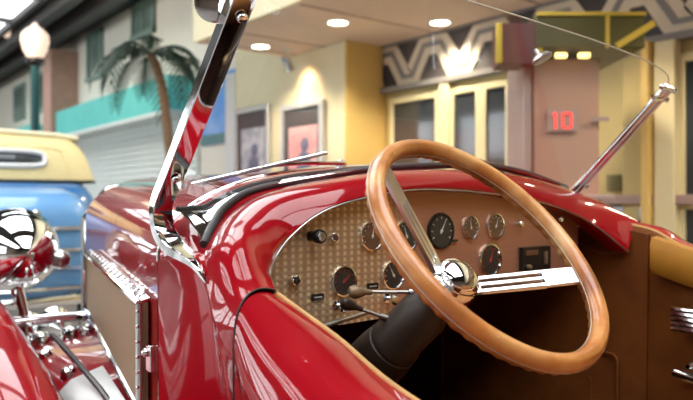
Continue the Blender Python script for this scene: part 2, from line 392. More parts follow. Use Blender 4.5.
# ---- doors
D_cr = [W(.4845,.879,-.226), W(.475,.826,-.263), W(.47,.75,-.292), W(.465,.6,-.34), W(.46,.3,-.38), W(.46,-.3,-.38)]
D_in = [W(.566,.897,-.142), W(.579,.83,-.170), W(.588,.77,-.194), W(.592,.625,-.245), W(.595,.3,-.30), W(.595,-.3,-.30)]
D_of = [(-.04,0,.07), (-.04,0,.07), (-.04,0,.068), (-.04,0,.066), (-.04,0,.06), (-.04,0,.06)]
def door(mirror, name='door', dz=0.):
    def mm(p): return Vector((2*CX - p.x, p.y, p.z + dz)) if mirror else p.copy()
    cr0, in0, of0 = D_cr, D_in, D_of
    if mirror: cr0 = [W(.492,1.0,-.205)] + D_cr; in0 = [W(.566,1.0,-.125)] + D_in; of0 = D_of[:1] + D_of
    a = catmull(cr0, 40); b = catmull(in0, 40); c = catmull([(p + q_)/2 + Vector(o) for p, q_, o in zip(cr0, in0, of0)], 40)
    rr = [[p + Vector((dx, 0, -dzz)) for p in a] for dzz, dx in list(zip(zrow, xrow))[:0:-1]]
    for k in range(13):
        t = k / 12; rr.append([p*(1-t)**2 + r*2*t*(1-t) + s_*t*t for p, s_, r in zip(a, b, c)])
    rr.append([p + Vector((.004, 0, -.012)) for p in b])
    rr = [[mm(p) for p in r] for r in rr]
    d = MB().grid(rr).build(name, 'paint', car, smooth=60)
    MB().tube([mm(p + Vector((.003, 0, -.001))) for p in b], .0045, 8).build('door_piping', 'tan', d)
    MB().grid([[mm(p + Vector((.006 + k*.004, 0, -.004 - k*.11))) for p in b] for k in range(6)]).build('door_trim', 'leather', d, solid=.004)
    return d, mm, b
doorL, _, _ = door(False)
MB().tube([crease[-1] + Vector((0, -.0015, -.10)), crease[-1] + Vector((0, -.0015, -.03))] + [g_c[0]*(1-t)**2 + c_c[0]*2*t*(1-t) + l_c[0]*t*t + Vector((0, -.0015, 0)) for t in [i/16 for i in range(17)]], .0014, 6).build('door_gap_seal', 'rubber', doorL)
doorR, mmR, bR = door(True, dz=.07)

# ---- far-side interior seen through the wheel
kick = MB()
kick.prism([W(1.632,.893,-.085), W(1.632,1.02,-.06), W(1.60,1.24,-.10), W(1.55,1.5,-.12), W(1.54,1.5,-.86), W(1.61,.893,-.86)], (.012, 0, 0))
kickp = kick.build('kick_panel', 'leather', car)
MB().tube([W(1.615,1.35,-.388), W(1.613,.975,-.388), W(1.612,.962,-.40), W(1.606,.962,-.8)], .0035, 8).build('pocket_piping', 'leather', kickp)
MB().tube([W(1.613,1.35,-.45), W(1.612,1.05,-.45), W(1.611,1.036,-.462), W(1.606,1.036,-.8)], .0035, 8).build('pocket_piping', 'leather', kickp)
# light edge of the panel under the cowl end
MB().tube([W(1.612,1.06,-.118), P(600,254,X=1.608), P(622,252,X=1.606), P(629,251,X=1.606)], .003, 8).build('panel_edge', 'leather', kickp)
# far door furniture
pad = MB(); rr = []
for i in range(16):
    y = .868 - 1.1 * i / 15; zt = interp([(-.3, -.215), (.3, -.205), (.62, -.150), (.79, -.108), (.87, -.086)], y); zb = zt - .092
    rr.append([W(1.628, y, zb), W(1.604, y, zb + .004), W(1.594, y, zb + .02), W(1.594, y, zt - .02), W(1.602, y, zt - .003), W(1.628, y, zt)])
pad.grid(rr, closed_u=True); n = len(pad.v); pad.f.append(tuple(range(6))); pad.mi.append(0)
pad.build('door_pad', 'mustard', doorR)
hp = P(692, 318, X=1.60)
cr = MB().lathe(hp + Vector((.02, 0, 0)), (-1, 0, 0), [(.024, 0), (.024, .012), (.016, .02), (.012, .05)], 20)
for i in range(5): cr.tube([hp + Vector((-.045, .024, .022 - .011*i)), hp + Vector((-.045, -.05, .022 - .011*i))], .0062, 8)
cr.box(hp + Vector((-.035, -.01, 0)), (.012, .055, .045)).build('window_crank', 'chrome', doorR)
hp = P(692, 372, X=1.60)
MB().lathe(hp + Vector((.02, 0, 0)), (-1, 0, 0), [(.02, 0), (.02, .012), (.01, .018), (.01, .05)], 20).tube([hp + Vector((-.04, .02, 0)), hp + Vector((-.045, -.03, -.002)), hp + Vector((-.04, -.10, -.012))], [.011, .012, .008], 12).build('door_handle', 'chrome', doorR)
MB().box(hp + Vector((-.02, -.10, -.10)), (.06, .30, .05)).build('armrest', 'tan', doorR, bevel=.02, seg=4)

MB().span(W(.68, 1.50, -.86), W(1.54, 1.515, -.10)).build('firewall', 'carpet', car)
MB().span(W(.50, -.9, -.90), W(1.72, 1.52, -.86)).build('footwell_floor', 'carpet', car)
MB().prism([W(.625,.90,-.22), W(.64,1.0,-.20), W(.68,1.5,-.20), W(.68,1.5,-.86), W(.625,.90,-.86)], (-.01, 0, 0)).build('kick_panel', 'leather', car)
tn = MB().grid([[W(1.18 + .13*math.cos(PI*j/10), y, -.865 + .2*math.sin(PI*j/10)*(1 + .5*max(0, y - .9))) for j in range(11)] for y in (0, .5, .9, 1.2, 1.5)]).build('gearbox_tunnel', 'carpet', car)
seat = MB().span(W(.64, -.45, -.74), W(1.60, .66, -.50)).build('seat_cushion', 'seat', car, bevel=.05, seg=4)
sb = MB()
for i in range(12):
    x0 = .64 + .08*i; sb.box((x0 + .04, -.50, CH - .36), (.079, .14, .50), Matrix.Rotation(math.radians(12), 3, 'X'))
sb.build('seat_back', 'seat', car, bevel=.03, seg=4)
MB().grid([[W(x, y, z) for x in (.47, .8, 1.11, 1.42, 1.75)] for y, z in ((-.62, -.14), (-.8, -.12), (-1.1, -.16), (-1.6, -.36), (-2.1, -.7))]).build('rear_deck', 'paint', car, smooth=60)

# ---- dashboard
DY = 1.03
top = [(272,264),(281,242),(292,228),(315,209),(345,197),(395,186),(440,184),(490,188),(540,197),(565,205),(578,216)]
bot = [(578,268),(560,271),(505,275),(440,300),(395,316),(340,325),(310,322),(290,312),(272,290)]
poly = [P(x, y, Y=DY) for x, y in top + bot]
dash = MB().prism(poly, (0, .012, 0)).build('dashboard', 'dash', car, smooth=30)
def dp(px, py, off=0.): 
    p = P(px, py, Y=DY); p.y -= off; return p
def dpt(px, py, r_px): return r_px / FPX * (P(px, py, Y=DY).dot(FW))
def gauge(px, py, hpx, face='gaugeface', ang=60, red=False, feet=False, bez=True):
    c = dp(px, py); r = dpt(px, py, hpx / 2); m = MB(); ax = (0, -1, 0)
    m.mat(0).lathe(c, ax, [(r, 0), (r, .003), (r*.96, .0065), (r*.88, .007), (r*.84, .0035)], 36)
    m.mat(1).lathe(c, ax, [(r*.86, .001), (r*.86, .0040), (.001, .0042)], 36)
    m.mat(2)
    a = math.radians(ang); d = Vector((math.cos(a), 0, math.sin(a))); u = Vector((-d.z, 0, d.x)); cc = c + Vector((0, -.0048, 0))
    m.prism([cc - d*r*.15 + u*r*.05, cc - d*r*.15 - u*r*.05, cc + d*r*.68], (0, -.001, 0))
    m.lathe(cc, ax, [(r*.09, 0), (r*.07, .002)], 12)
    for i in range(9):
        t = math.radians(-30 + 30*i); e = Vector((math.cos(t), 0, math.sin(t))); w = Vector((-e.z, 0, e.x))*r*.02
        m.prism([cc + e*r*.66 - w, cc + e*r*.66 + w, cc + e*r*.78 + w, cc + e*r*.78 - w], (0, -.0006, 0))
    o = m.build('gauge', ['black' if feet else 'chrome', face, 'redneedle' if red else 'needle'], dash)
    if feet:
        for sx_, sz_ in ((-.98, -.62), (.98, -.55)): MB().box(c + Vector((sx_*r, -.004, sz_*r)), (r*.5, .006, r*.12)).build('gauge_foot', 'black', dash)
    return o
gauge(440, 231, 37, ang=62, feet=True)
gauge(405, 236, 33, ang=110)
gauge(371, 236, 31, 'bronzeface', ang=80)
gauge(343, 281, 32, ang=40, red=True)
gauge(392, 275, 30, ang=120)
gauge(469.5, 227.5, 24, 'bronzeface', ang=100)
gauge(494.5, 226, 26, 'bronzeface', ang=70)
gauge(489, 260, 34, ang=70, red=True)
# switches, knobs, plates
def knob(name, px, py, rpx, ln, m='chrome', cap=None):
    c = dp(px, py); r = dpt(px, py, rpx)
    b = MB().mat(0).lathe(c, (0, -1, 0), [(r*.75, 0), (r*.6, ln*.35), (r*.6, ln*.5), (r, ln*.6), (r, ln*.9), (r*.8, ln)], 20)
    if cap: b.mat(1).lathe(c + Vector((0, -ln*.95, 0)), (0, -1, 0), [(r*.72, 0), (r*.6, .003), (.001, .004)], 18)
    return b.build(name, [m, cap] if cap else m, dash)
knob('dash_knob', 311, 236, 7, .034, 'black', 'steel')
knob('dash_socket', 332, 237, 4.6, .010, 'chrome', 'maroon')
knob('dash_knob', 517, 224, 3, .016)
knob('dash_knob', 556, 219, 3, .018)
knob('key_lock', 293, 280, 5.6, .012, 'chrome', 'black')
for a, b in (((312, 306), (333, 305)), ((366, 297), (383, 298))):
    c = dp(b[0] + 4, b[1]); r = dpt(*b, 5.5); ax = Vector((-.35, -1, .05)).normalized()
    MB().lathe(c, ax, [(r*.9, -.004), (r*.9, .004), (r*.35, .006), (r*.35, .03), (r*.85, .036), (r*.95, .044), (r*.6, .05)], 18).build('pull_switch', 'chrome', dash)
for px, py in ((317, 297), (372, 286)):
    c = dp(px, py, .002); MB().mat(0).box(c, (.027, .003, .012)).mat(1).box(c + Vector((0, -.002, 0)), (.018, .001, .0022)).build('label_plate', ['black', 'silver'], dash, bevel=.0006)
c = dp(533, 258, .006)
MB().mat(0).box(c, (.105, .012, .055)).mat(1).box(c + Vector((-.02, -.007, .014)), (.045, .002, .012)).mat(2).box(c + Vector((.03, -.008, 0)), (.010, .006, .030)).mat(2).lathe(c + Vector((-.035, -.006, -.018)), (0, -1, 0), [(.006, 0), (.005, .01)], 12).build('radio_panel', ['black', 'bronzeface', 'brass'], dash, bevel=.001)
MB().tube([P(318, 328, Y=.99), P(368, 312, Y=1.0)], .0045, 10).build('under_dash_rod', 'steel', car)

# ---- steering wheel
SC = W(.817, .6946, -.0682)
az, el = .10814, .73477
SN = Vector((math.cos(el)*math.sin(az), -math.cos(el)*math.cos(az), math.sin(el)))
SU = SN.cross(Vector((0, 0, 1))).normalized(); SV = SU.cross(SN) * -1
if SV.z < 0: SV = -SV
SR = .205
def sw(r, a, h): return SC + (SU*math.cos(a) + SV*math.sin(a))*r + SN*h
NA, NB = 360, 24
rows = []
for i in range(NA):
    a = 2*PI*i/NA; row = []
    grip = .5 - .5*math.cos(a*56)
    for j in range(NB):
        b = 2*PI*j/NB; cr_, ch = math.cos(b)*.0134, math.sin(b)*.0175
        if ch < -.002:
            k = 1 - .30*grip*min(1, -ch/.008); cr_ *= k; ch *= (1 - .06*grip)
        row.append(sw(SR + cr_, a, ch))
    rows.append(row)
wheel = MB().grid(rows, True, True).build('steering_wheel', 'wood', car, smooth=80)
for rr_ in (-.0130, .0128):
    MB().tube([sw(SR + rr_, 2*PI*i/180, -.0015) for i in range(180)], .0010, 6, closed=True).build('rim_inlay', 'inlay', wheel)
def wheel_angle(px, py):
    best = None
    for i in range(720):
        a = PI*i/360; p = sw(SR - .01, a, 0) - Vector((0, 0, CH)); d = p.dot(FW)
        e = (346.5 + FPX*p.dot(RT)/d - px)**2 + (200 - FPX*p.z/d - py)**2
        if best is None or e < best[0]: best = (e, a)
    return best[1]
a1 = wheel_angle(580, 273); a2 = wheel_angle(390, 170)
print('spoke angles', math.degrees(a1), math.degrees(a2))
HD = -.090
def spoke(a):
    e = SU*math.cos(a) + SV*math.sin(a); t = SN.cross(e).normalized()
    p0 = SC + e*.026 + SN*(HD - .004); p1 = SC + e*(SR - .012) + SN*(-.006); ln = (p1 - p0).length; ex = (p1 - p0).normalized(); nn = ex.cross(t); 
    if nn.dot(SN) < 0: nn = -nn
    m = MB(); R = Matrix((ex, t, nn)).transposed()
    def pl(x0, x1, w0, w1): m.box(p0 + ex*(x0 + x1)/2*1. + t*(w0 + w1)/2, (x1 - x0, w1 - w0, .007), R)
    pl(0, ln*.12, -.0165, .0165)
    for w0, w1 in ((-.0165, -.0092), (-.0036, .0036), (.0092, .0165)): pl(ln*.12, ln*.70, w0, w1)
    pl(ln*.70, ln, -.0165, .0165)
    m.build('spoke', 'spoke', wheel, bevel=.0012, seg=2)
a3 = wheel_angle(418, 281)
print('third', math.degrees(a3))
for a in (a1, a2, a3): spoke(a)
hb = SC + SN*HD
MB().lathe(hb, SN, [(.030, -.045), (.036, -.035), (.040, -.012), (.040, .004), (.036, .010)], 36).build('wheel_hub', 'chrome', wheel)
MB().lathe(hb + SN*.009, SN, [(.0355, 0), (.0365, .004), (.034, .010), (.026, .018), (.014, .023), (.001, .0245)], 40).build('horn_button', 'chrome', wheel)
# column
col = MB().lathe(hb - SN*.045, -SN, [(.028, 0), (.030, .02), (.041, .035), (.042, .112), (.0455, .117), (.0455, .128)], 32).build('steering_column', 'shroud', car)
MB().lathe(hb - SN*.172, -SN, [(.042, 0), (.047, .004), (.050, .03), (.053, .10), (.050, .44)], 32).build('column_sleeve', 'shroud', col)
def lever(kp, bp, kr, m):
    d = (bp - kp).normalized()
    MB().mat(0).tube([kp, lerp(kp, bp, .5), bp], [.0036, .003, .003], 10).mat(1).lathe(kp - d*.012, d, [(.001, 0), (kr*.75, .003), (kr, .010), (kr*.9, .018), (kr*.45, .030), (kr*.38, .04)], 20).mat(0).lathe(bp - d*.006, d, [(.006, 0), (.006, .014)], 12).build('lever', ['steel', m], col)
lever(P(355, 292, d=1.13), P(412, 292, d=1.15), .0115, 'brass')
lever(P(347, 304, d=1.15), P(383, 317, d=1.16), .0105, 'shroud')

# ---- windshield
def wsY(z): return 1.18 - 1.045 * z                      # plane of the raked pane (z from eye height)
base = catmull([P(205,247,Y=1.066), P(214,228,Y=1.10), P(228,208,Y=1.14), P(260,191,Y=1.165), P(335,177,Y=1.15), P(370,171,Y=1.13), P(420,168,Y=1.11), P(480,167,Y=1.11), P(525,174,Y=1.13), P(567,189,Y=1.16)], 60)
n_ws = Vector((0, .69, .72))
gl_rows = []
NXS = 48
ZT = [(.50, .318), (.60, .335), (.75, .343), (.90, .3425), (1.06, .339), (1.29, .333), (1.41, .3275), (1.51, .322), (1.58, .316), (1.65, .307), (1.69, .297), (1.706, .285)]
def ztop(x): return interp(ZT, x)
bxs = [(p.x, p.z - CH) for p in base[8:]]
for k in range(11):
    t = k / 10; row = []
    for i in range(NXS + 1):
        x = .52 + 1.18 * i / NXS; zb = interp(bxs, x) - .006; z = lerp(zb, ztop(x), t)
        row.append(W(x, wsY(z), z))
    gl_rows.append(row)
ws = MB().grid(gl_rows).build('windshield', 'glass', car, smooth=80)
MB().tube([p + Vector((0, -.0005, .001)) for p in gl_rows[-1]], .0016, 6).build('glass_edge', 'silver', ws)
MB().tube([p + Vector((0, .004, .004)) for p in base], .008, 10).build('windshield_gasket', 'rubber', ws)
low = catmull([P(178,207,Y=1.16), P(190,206,Y=1.17), P(205,204,Y=1.18), P(222,195,Y=1.18), P(250,183.5,Y=1.18), P(290,174.5,Y=1.17), P(335,169,Y=1.16), P(370,165.5,Y=1.14), P(420,163.5,Y=1.12), P(480,164,Y=1.12), P(530,175,Y=1.14), P(566,188,Y=1.165)], 70)
MB().tube([p + Vector((0, .002, -.004)) for p in low], .0045, 8).build('lower_seal', 'rubber', ws)
lr = []
for i, p in enumerate(low):
    q_ = base[min(59, int(i * 59 / 69))]
    lr.append([p + Vector((0, 0, -.006)), lerp(p, q_, .3) + Vector((0, -.008, -.002)), lerp(p, q_, .7) + Vector((0, -.008, .002)), q_ + Vector((0, 0, .002))])
MB().grid([list(c) for c in zip(*lr)]).build('lower_molding', 'chrome', ws, smooth=60)
# posts
SECT = [(-1, .8)] + [(-1, -.70)] + [(math.sin(a_)/math.sin(.95)*.93, -.78 - .08*(math.cos(a_) - math.cos(.95))) for a_ in [-.95 + 1.9*i/10 for i in range(11)]] + [(1, -.70), (1, .8), (.85, 1), (-.85, 1)]
NS = len(SECT)
def post(path, wx, wn, mirror=False):
    rr = []
    for i, p in enumerate(path):
        t = (path[min(i+1, len(path)-1)] - path[max(i-1, 0)]).normalized(); n_ = Vector((1, 0, 0)).cross(t).normalized()
        w_ = wx[i] if isinstance(wx, list) else wx; h_ = wn[i] if isinstance(wn, list) else wn; row = []
        for cx_, cz_ in SECT:
            row.append(p + Vector((cx_*w_/2, 0, 0)) + n_*cz_*h_/2)
        rr.append(row)
    m = MB().grid(rr, closed_u=True); m.f.append(tuple(range(NS))); m.mi.append(0); k = len(rr)*NS; m.f.append(tuple(range(k-NS, k))); m.mi.append(0)
    return m
pp = [W(x_, wsY(z), z) for x_, z in ((.495, .345), (.499, .25), (.503, .15), (.507, .05), (.508, 0))] + [W(.509, 1.190, -.030), W(.512, 1.180, -.060), W(.514, 1.145, -.082), W(.511, 1.09, -.094), W(.504, 1.035, -.106), W(.498, .99, -.128)]
postL = post(catmull(pp, 40), [interp([(0, .036), (20, .036), (28, .040), (39, .005)], i) for i in range(40)], [interp([(0, .026), (20, .026), (28, .020), (39, .004)], i) for i in range(40)]).build('windshield_post', 'chrome', ws, smooth=28)
for x_, z in ((.502, .272), (.508, .045)):
    c = W(x_, wsY(z), z) - n_ws*.013
    MB().lathe(c, -n_ws, [(.0085, 0), (.0085, .003), (.006, .006), (.001, .0068)], 18).build('post_screw', 'chrome', ws)
def pr(z): return W(1.706, wsY(z), z)
MB().tube([pr(.0), pr(.1), pr(.2), pr(.285)], .0085, 12).tube([pr(.0) + Vector((.013, -.006, -.004)), pr(.285) + Vector((.013, -.006, -.004))], .0065, 12).build('windshield_post', 'chrome', ws)
wn_ = MB()
for z, s_ in ((.275, 1), (.255, -1)):
    c = pr(z); wn_.tube([c + Vector((-.03, -.01, .006*s_)), c + Vector((.03, -.012, -.004*s_))], .0045, 10).lathe(c + Vector((.022, -.012, 0)), (1, -.4, 0), [(.007, 0), (.008, .006), (.004, .012)], 12).lathe(c + Vector((-.022, -.01, 0)), (-1, 0, .3), [(.006, 0), (.007, .006), (.003, .014)], 12)
wn_.build('wing_screw', 'chrome', ws)
wn2 = MB(); c = pr(.04); wn2.lathe(c + Vector((.015, -.01, 0)), (1, -.5, 0), [(.006, 0), (.009, .004), (.009, .01), (.003, .014)], 12); wn2.build('wing_screw', 'chrome', ws)
c = P(537, 59, Y=.905)
MB().lathe(c + Vector((0, -.012, 0)), Vector((.25, -.35, -.8)), [(.001, -.010), (.015, -.008), (.023, 0), (.020, .006), (.001, .008)], 24).tube([c + Vector((0, .004, .02)), c + Vector((0, -.01, .0))], .004, 8).build('glass_clip', 'steel', ws, bevel=0)
# wipers
def wiper(piv, tip, elbow):
    n_ = -n_ws
    a = MB().lathe(piv + Vector((0, .01, -.004)), (0, -.2, 1), [(.012, -.012), (.012, .004), (.007, .010), (.001, .012)], 16).tube([piv, lerp(piv, elbow, .5) + Vector((0, 0, .004)), elbow], [.005, .004, .0028], 8)
    w = a.build('wiper_arm', 'chrome', car)
    MB().mat(0).tube([lerp(elbow, tip, -1.0), elbow, tip], .0020, 8).mat(1).tube([lerp(elbow, tip, -.95) + Vector((0, -.005, -.004)), tip + Vector((0, -.005, -.004))], .0018, 6).build('wiper_blade', ['chrome', 'rubber'], w)
wiper(P(344, 163, Y=1.20), P(326, 152, Y=1.19), P(262, 167, Y=1.215))
wiper(P(535, 180, Y=1.18), P(418, 139, Y=1.125), P(470, 157, Y=1.135))

# ---- mirror on the near post
mc = P(214, 3, d=1.02)
MB().lathe(mc, Vector((-.3, -.9, -.1)), [(.001, -.020), (.018, -.017), (.028, -.006), (.029, .002), (.026, .004), (.001, .005)], 28).tube([mc + Vector((0, .012, 0)), mc + Vector((.03, .02, .0)), W(.508, wsY(.305), .30)], .005, 8).build('side_mirror', 'chrome', car)

# ---- front of the car beyond the hood
MB().prism([W(CX - .335, 2.42, -.72), W(CX - .335, 2.42, -.06), W(CX - .25, 2.42, .05), W(CX - .1, 2.42, .082), W(CX + .1, 2.42, .082), W(CX + .25, 2.42, .05), W(CX + .335, 2.42, -.06), W(CX + .335, 2.42, -.72)], (0, .10, 0)).build('radiator_shell', 'chrome', car, bevel=.02, seg=3)
hc = W(.565, 2.50, -.165)
prof = [(.001, -.21), (.035, -.20), (.075, -.165), (.108, -.11), (.126, -.05), (.132, 0), (.138, .012), (.138, .03), (.128, .036)]
hl = MB().lathe(hc, (.06, 1, 0), prof, 40).build('headlight', 'chrome', car, smooth=60)
MB().lathe(hc + Vector((.002, .034, 0)), (.06, 1, 0), [(.128, 0), (.1, .016), (.001, .026)], 40).build('headlight_lens', 'dotglass', hl)
MB().lathe(hc + Vector((.112, -.10, -.03)), (.6, -1, 0), [(.001, .032), (.014, .03), (.028, .018), (.034, 0), (.028, -.018), (.001, -.03)], 24).build('bullet_lamp', 'steel', hl)
MB().tube([hc + Vector((0, 0, -.12)), hc + Vector((.02, -.01, -.2)), hc + Vector((.03, -.02, -.30))], [.022, .016, .03], 16).build('headlight_stem', 'chrome', hl)
bar = MB().tube([hc + Vector((-.30, -.02, -.25)), hc + Vector((-.1, -.03, -.235)), hc + Vector((.12, -.03, -.235)), hc + Vector((.26, -.02, -.24))], .018, 14)
bar.build('headlight_bar', 'chrome', car)
for dx, dy, dz_ in ((.03, -.16, -.28), (.11, -.20, -.265)):
    c = hc + Vector((dx, dy, dz_)); MB().lathe(c, (.12, 1, 0), [(.012, -.10), (.034, -.09), (.040, -.06), (.034, -.03), (.013, -.01), (.011, .10), (.02, .18), (.055, .27)], 24).build('horn', 'chrome', car)
MB().lathe(hc + Vector((.175, -.30, -.235)), (.1, 1, 0), [(.001, -.075), (.026, -.06), (.043, -.025), (.046, 0), (.046, .012), (.001, .02)], 24).build('fog_lamp', 'chrome', car)
# front fender (near side) with wheel
def fender_row(y, ze, w, x0):
    """crown of the fender: ze is the height of the inner edge"""
    r = [W(x0 - w*math.cos(PI*j/14), y, ze + .075*math.sin(PI*j/14)**.8) for j in range(15)]
    return [r[0] + Vector((0, 0, -.14))] + r + [r[-1] + Vector((0, 0, -.14))]
fr_rows = []
for y, zc, w, x0 in ((.95,-.80,.11,.325), (1.15,-.68,.12,.33), (1.35,-.575,.13,.333), (1.65,-.455,.13,.333), (1.9,-.382,.13,.333), (2.18,-.325,.13,.333), (2.4,-.335,.13,.333), (2.65,-.40,.13,.333), (2.85,-.50,.125,.333), (3.0,-.66,.11,.333)):
    fr_rows.append(fender_row(y, zc, w, x0))
fr_s = [list(c) for c in zip(*[catmull(list(c), 40) for c in zip(*fr_rows)])]
fen = MB().grid(fr_s).build('front_fender', 'paint', car, smooth=70)
MB().tube([r[-2] + Vector((.004, 0, 0)) for r in fr_s], .006, 8).build('fender_bead', 'chrome', fen)
wc = Vector((.36, 2.35, .37))
whl = MB().lathe(wc - Vector((.08, 0, 0)), (1, 0, 0), [(.24, 0), (.33, .0), (.365, .03), (.37, .08), (.365, .13), (.33, .16), (.24, .16)], 48).build('front_wheel', 'tyre', car, smooth=50)
MB().lathe(wc + Vector((.062, 0, 0)), (1, 0, 0), [(.25, 0), (.25, .02), (.32, .02), (.325, .012)], 48).build('whitewall', 'whitepaint', whl)
MB().lathe(wc + Vector((.03, 0, 0)), (1, 0, 0), [(.245, 0), (.23, .02), (.10, .03), (.06, .05), (.001, .055)], 40).build('wheel_disc', 'chrome', whl)
# apron between hood and fender, chassis rail, linkage
apr = []
for y, z in ((1.28, -.50), (1.40, -.425), (1.73, -.41), (2.1, -.41), (2.42, -.44)):
    apr.append([W(CX - hood_hw(y) + .012, y, z + .02), W(CX - hood_hw(y) - .02, y, z), W(.52, y, z - .03), W(.465, y, z - .075), W(.44, y, z - .20)])
apron = MB().grid(apr).build('splash_apron', 'paint', car, smooth=70)
MB().grid([[p + Vector((0, 0, .006)) for p in (W(CX - hood_hw(y) - .035, y, -.415), W(.515, y, -.437), W(.475, y, -.474))] for y in (1.38, 1.5, 1.62, 1.735)]).build('apron_cover', 'whitepaint', apron, solid=.004)
MB().span(W(.475, 1.7, -.90), W(.53, 3.0, -.80)).build('chassis_rail', 'whitepaint', car, bevel=.01)
MB().tube([W(.53, 1.95, -.36), W(.525, 1.75, -.385), W(.52, 1.55, -.415), W(.52, 1.45, -.44)], .007, 8).build('tie_rod', 'black', car)
MB().span(W(.25, -.4, -.87), W(.50, 1.16, -.84)).build('running_board', 'rubber', car, bevel=.008)
for i, (x, y, z) in enumerate(((.53, 1.80, -.437), (.54, 2.05, -.437))):
    MB().lathe(W(x, y, z), (-.4, -.2, 1), [(.022, 0), (.022, .006), (.014, .02), (.001, .024)], 16).build('apron_bolt', 'chrome', car)

# =================================================================== THE BLUE CONVERTIBLE
BX, BY = 1.28, 5.55
bc = thing('convertible', 'blue vintage convertible with closed cream canvas top, seen from behind at left', 'car', (BX, BY + 1.6, 0))
def rrect(hw, z0, z1, y, r=.18, n=6):
    pts = []
    for cx_, cz_, a0 in ((hw - r, z0 + r*.5, -90), (hw - r, z1 - r, 0), (-hw + r, z1 - r, 90), (-hw + r, z0 + r*.5, 180)):
        ry = r*.5 if a0 in (-90, 180) else r
        for k in range(n + 1):
            a = math.radians(a0 + 90*k/n); pts.append(Vector((BX + cx_ + r*math.cos(a), BY + y, cz_ + ry*math.sin(a))))
    return pts
secs = [rrect(.40,.56,1.00,.14), rrect(.58,.52,1.20,.20), rrect(.66,.48,1.32,.34), rrect(.70,.46,1.36,.55), rrect(.74,.45,1.36,1.0), rrect(.76,.45,1.34,1.8), rrect(.74,.45,1.28,2.4), rrect(.5,.5,1.22,2.9), rrect(.42,.5,1.18,3.9), rrect(.36,.52,1.10,4.1)]
b = MB().grid(secs, closed_u=True); n28 = len(secs[0]); b.f.append(tuple(range(n28))); b.mi.append(0); k = len(b.v); b.f.append(tuple(range(k - n28, k))); b.mi.append(0)
bbody = b.build('car_body', 'bluedark', bc, smooth=50)
secs = [rrect(.44,.50,1.10,-.02,.16), rrect(.52,.46,1.20,.03,.2), rrect(.55,.45,1.27,.14,.22), rrect(.56,.45,1.315,.42,.22)]
b = MB().grid(secs, closed_u=True); b.f.append(tuple(range(n28))); b.mi.append(0); k = len(b.v); b.f.append(tuple(range(k - n28, k))); b.mi.append(0)
trunk = b.build('trunk', 'blue', bc, smooth=50)
for zz, yo in ((.985, -.028), (.82, -.032), (.68, -.030), (.53, -.02)):
    MB().tube([Vector((BX + x, BY + y, zz)) for x, y in ((-.56, .16), (-.53, .02), (-.44, yo - .005), (0, yo - .012), (.44, yo - .005), (.53, .02), (.56, .16))], .013, 8).build('trim_strip', 'chrome', trunk)
MB().lathe(Vector((BX + .10, BY - .035, 1.10)), (0, -1, 0), [(.03, 0), (.026, .02), (.001, .03)], 16).build('trunk_handle', 'chrome', trunk)
tp = []
for y, zb, zt, hb_, ht in ((.44,1.34,1.36,.69,.68), (.47,1.34,1.50,.70,.655), (.51,1.34,1.62,.705,.63), (.60,1.34,1.71,.71,.60), (.85,1.34,1.765,.715,.60), (1.4,1.34,1.79,.72,.60), (2.0,1.34,1.75,.72,.59), (2.15,1.34,1.68,.71,.58)):
    row = []
    for s_ in (-1, 1):
        seg = [(hb_, zb), (lerp(hb_, ht, .55), lerp(zb, zt, .55)), (ht, lerp(zb, zt, .86)), (ht - .05, zt - .012), (ht - .16, zt + .0), (ht*.4, zt + .012)]
        if s_ < 0: row += [(-x, z) for x, z in seg]
        else: row += [(x, z) for x, z in reversed(seg)]
    tp.append([Vector((BX + x, BY + y, z)) for x, z in row])
b = MB().grid(tp, closed_u=False); b.f.append(tuple(range(12))); b.mi.append(0)
soft = b.build('soft_top', 'cream', bc, smooth=45)
def oval(hw, hh, y, zc, n=28, p=4):
    out = []
    for i in range(n):
        a = 2*PI*i/n; ca, sa = math.cos(a), math.sin(a)
        out.append(Vector((BX + math.copysign(abs(ca)**(2/p), ca)*hw, y + (0), zc + math.copysign(abs(sa)**(2/p), sa)*hh)))
    return out
def lean(p, off): return Vector((p.x, BY + interp([(1.36, .44), (1.50, .47), (1.62, .51), (1.71, .60)], p.z) - off, p.z))
MB().tube([lean(p, .012) for p in oval(.30, .062, 0, 1.535)], .020, 8, closed=True).build('rear_window_frame', 'whitepaint', soft)
MB().add([lean(p, .012) for p in oval(.285, .05, 0, 1.535)], [tuple(range(28))]).build('rear_window', 'glassdark', soft, solid=.004)
MB().tube([lean(p, .004) for p in (Vector((BX - .46, 0, 1.37)), Vector((BX - .46, 0, 1.50)), Vector((BX - .44, 0, 1.60)), Vector((BX - .38, 0, 1.625)), Vector((BX + .38, 0, 1.625)), Vector((BX + .44, 0, 1.60)), Vector((BX + .46, 0, 1.50)), Vector((BX + .46, 0, 1.37)))], .008, 8).build('top_seam', 'cream', soft)
MB().tube([Vector((BX + x, BY + .43, 1.352)) for x in (-.69, 0, .69)], .014, 8).build('top_binding', 'rubber', soft)
MB().tube([Vector((BX + x, BY + y, z)) for x, y, z in ((-.60, .60, 1.725), (-.45, .62, 1.745), (0, .62, 1.757), (.45, .62, 1.745), (.60, .60, 1.725))], .022, 10).build('top_bow', 'creamlight', soft)
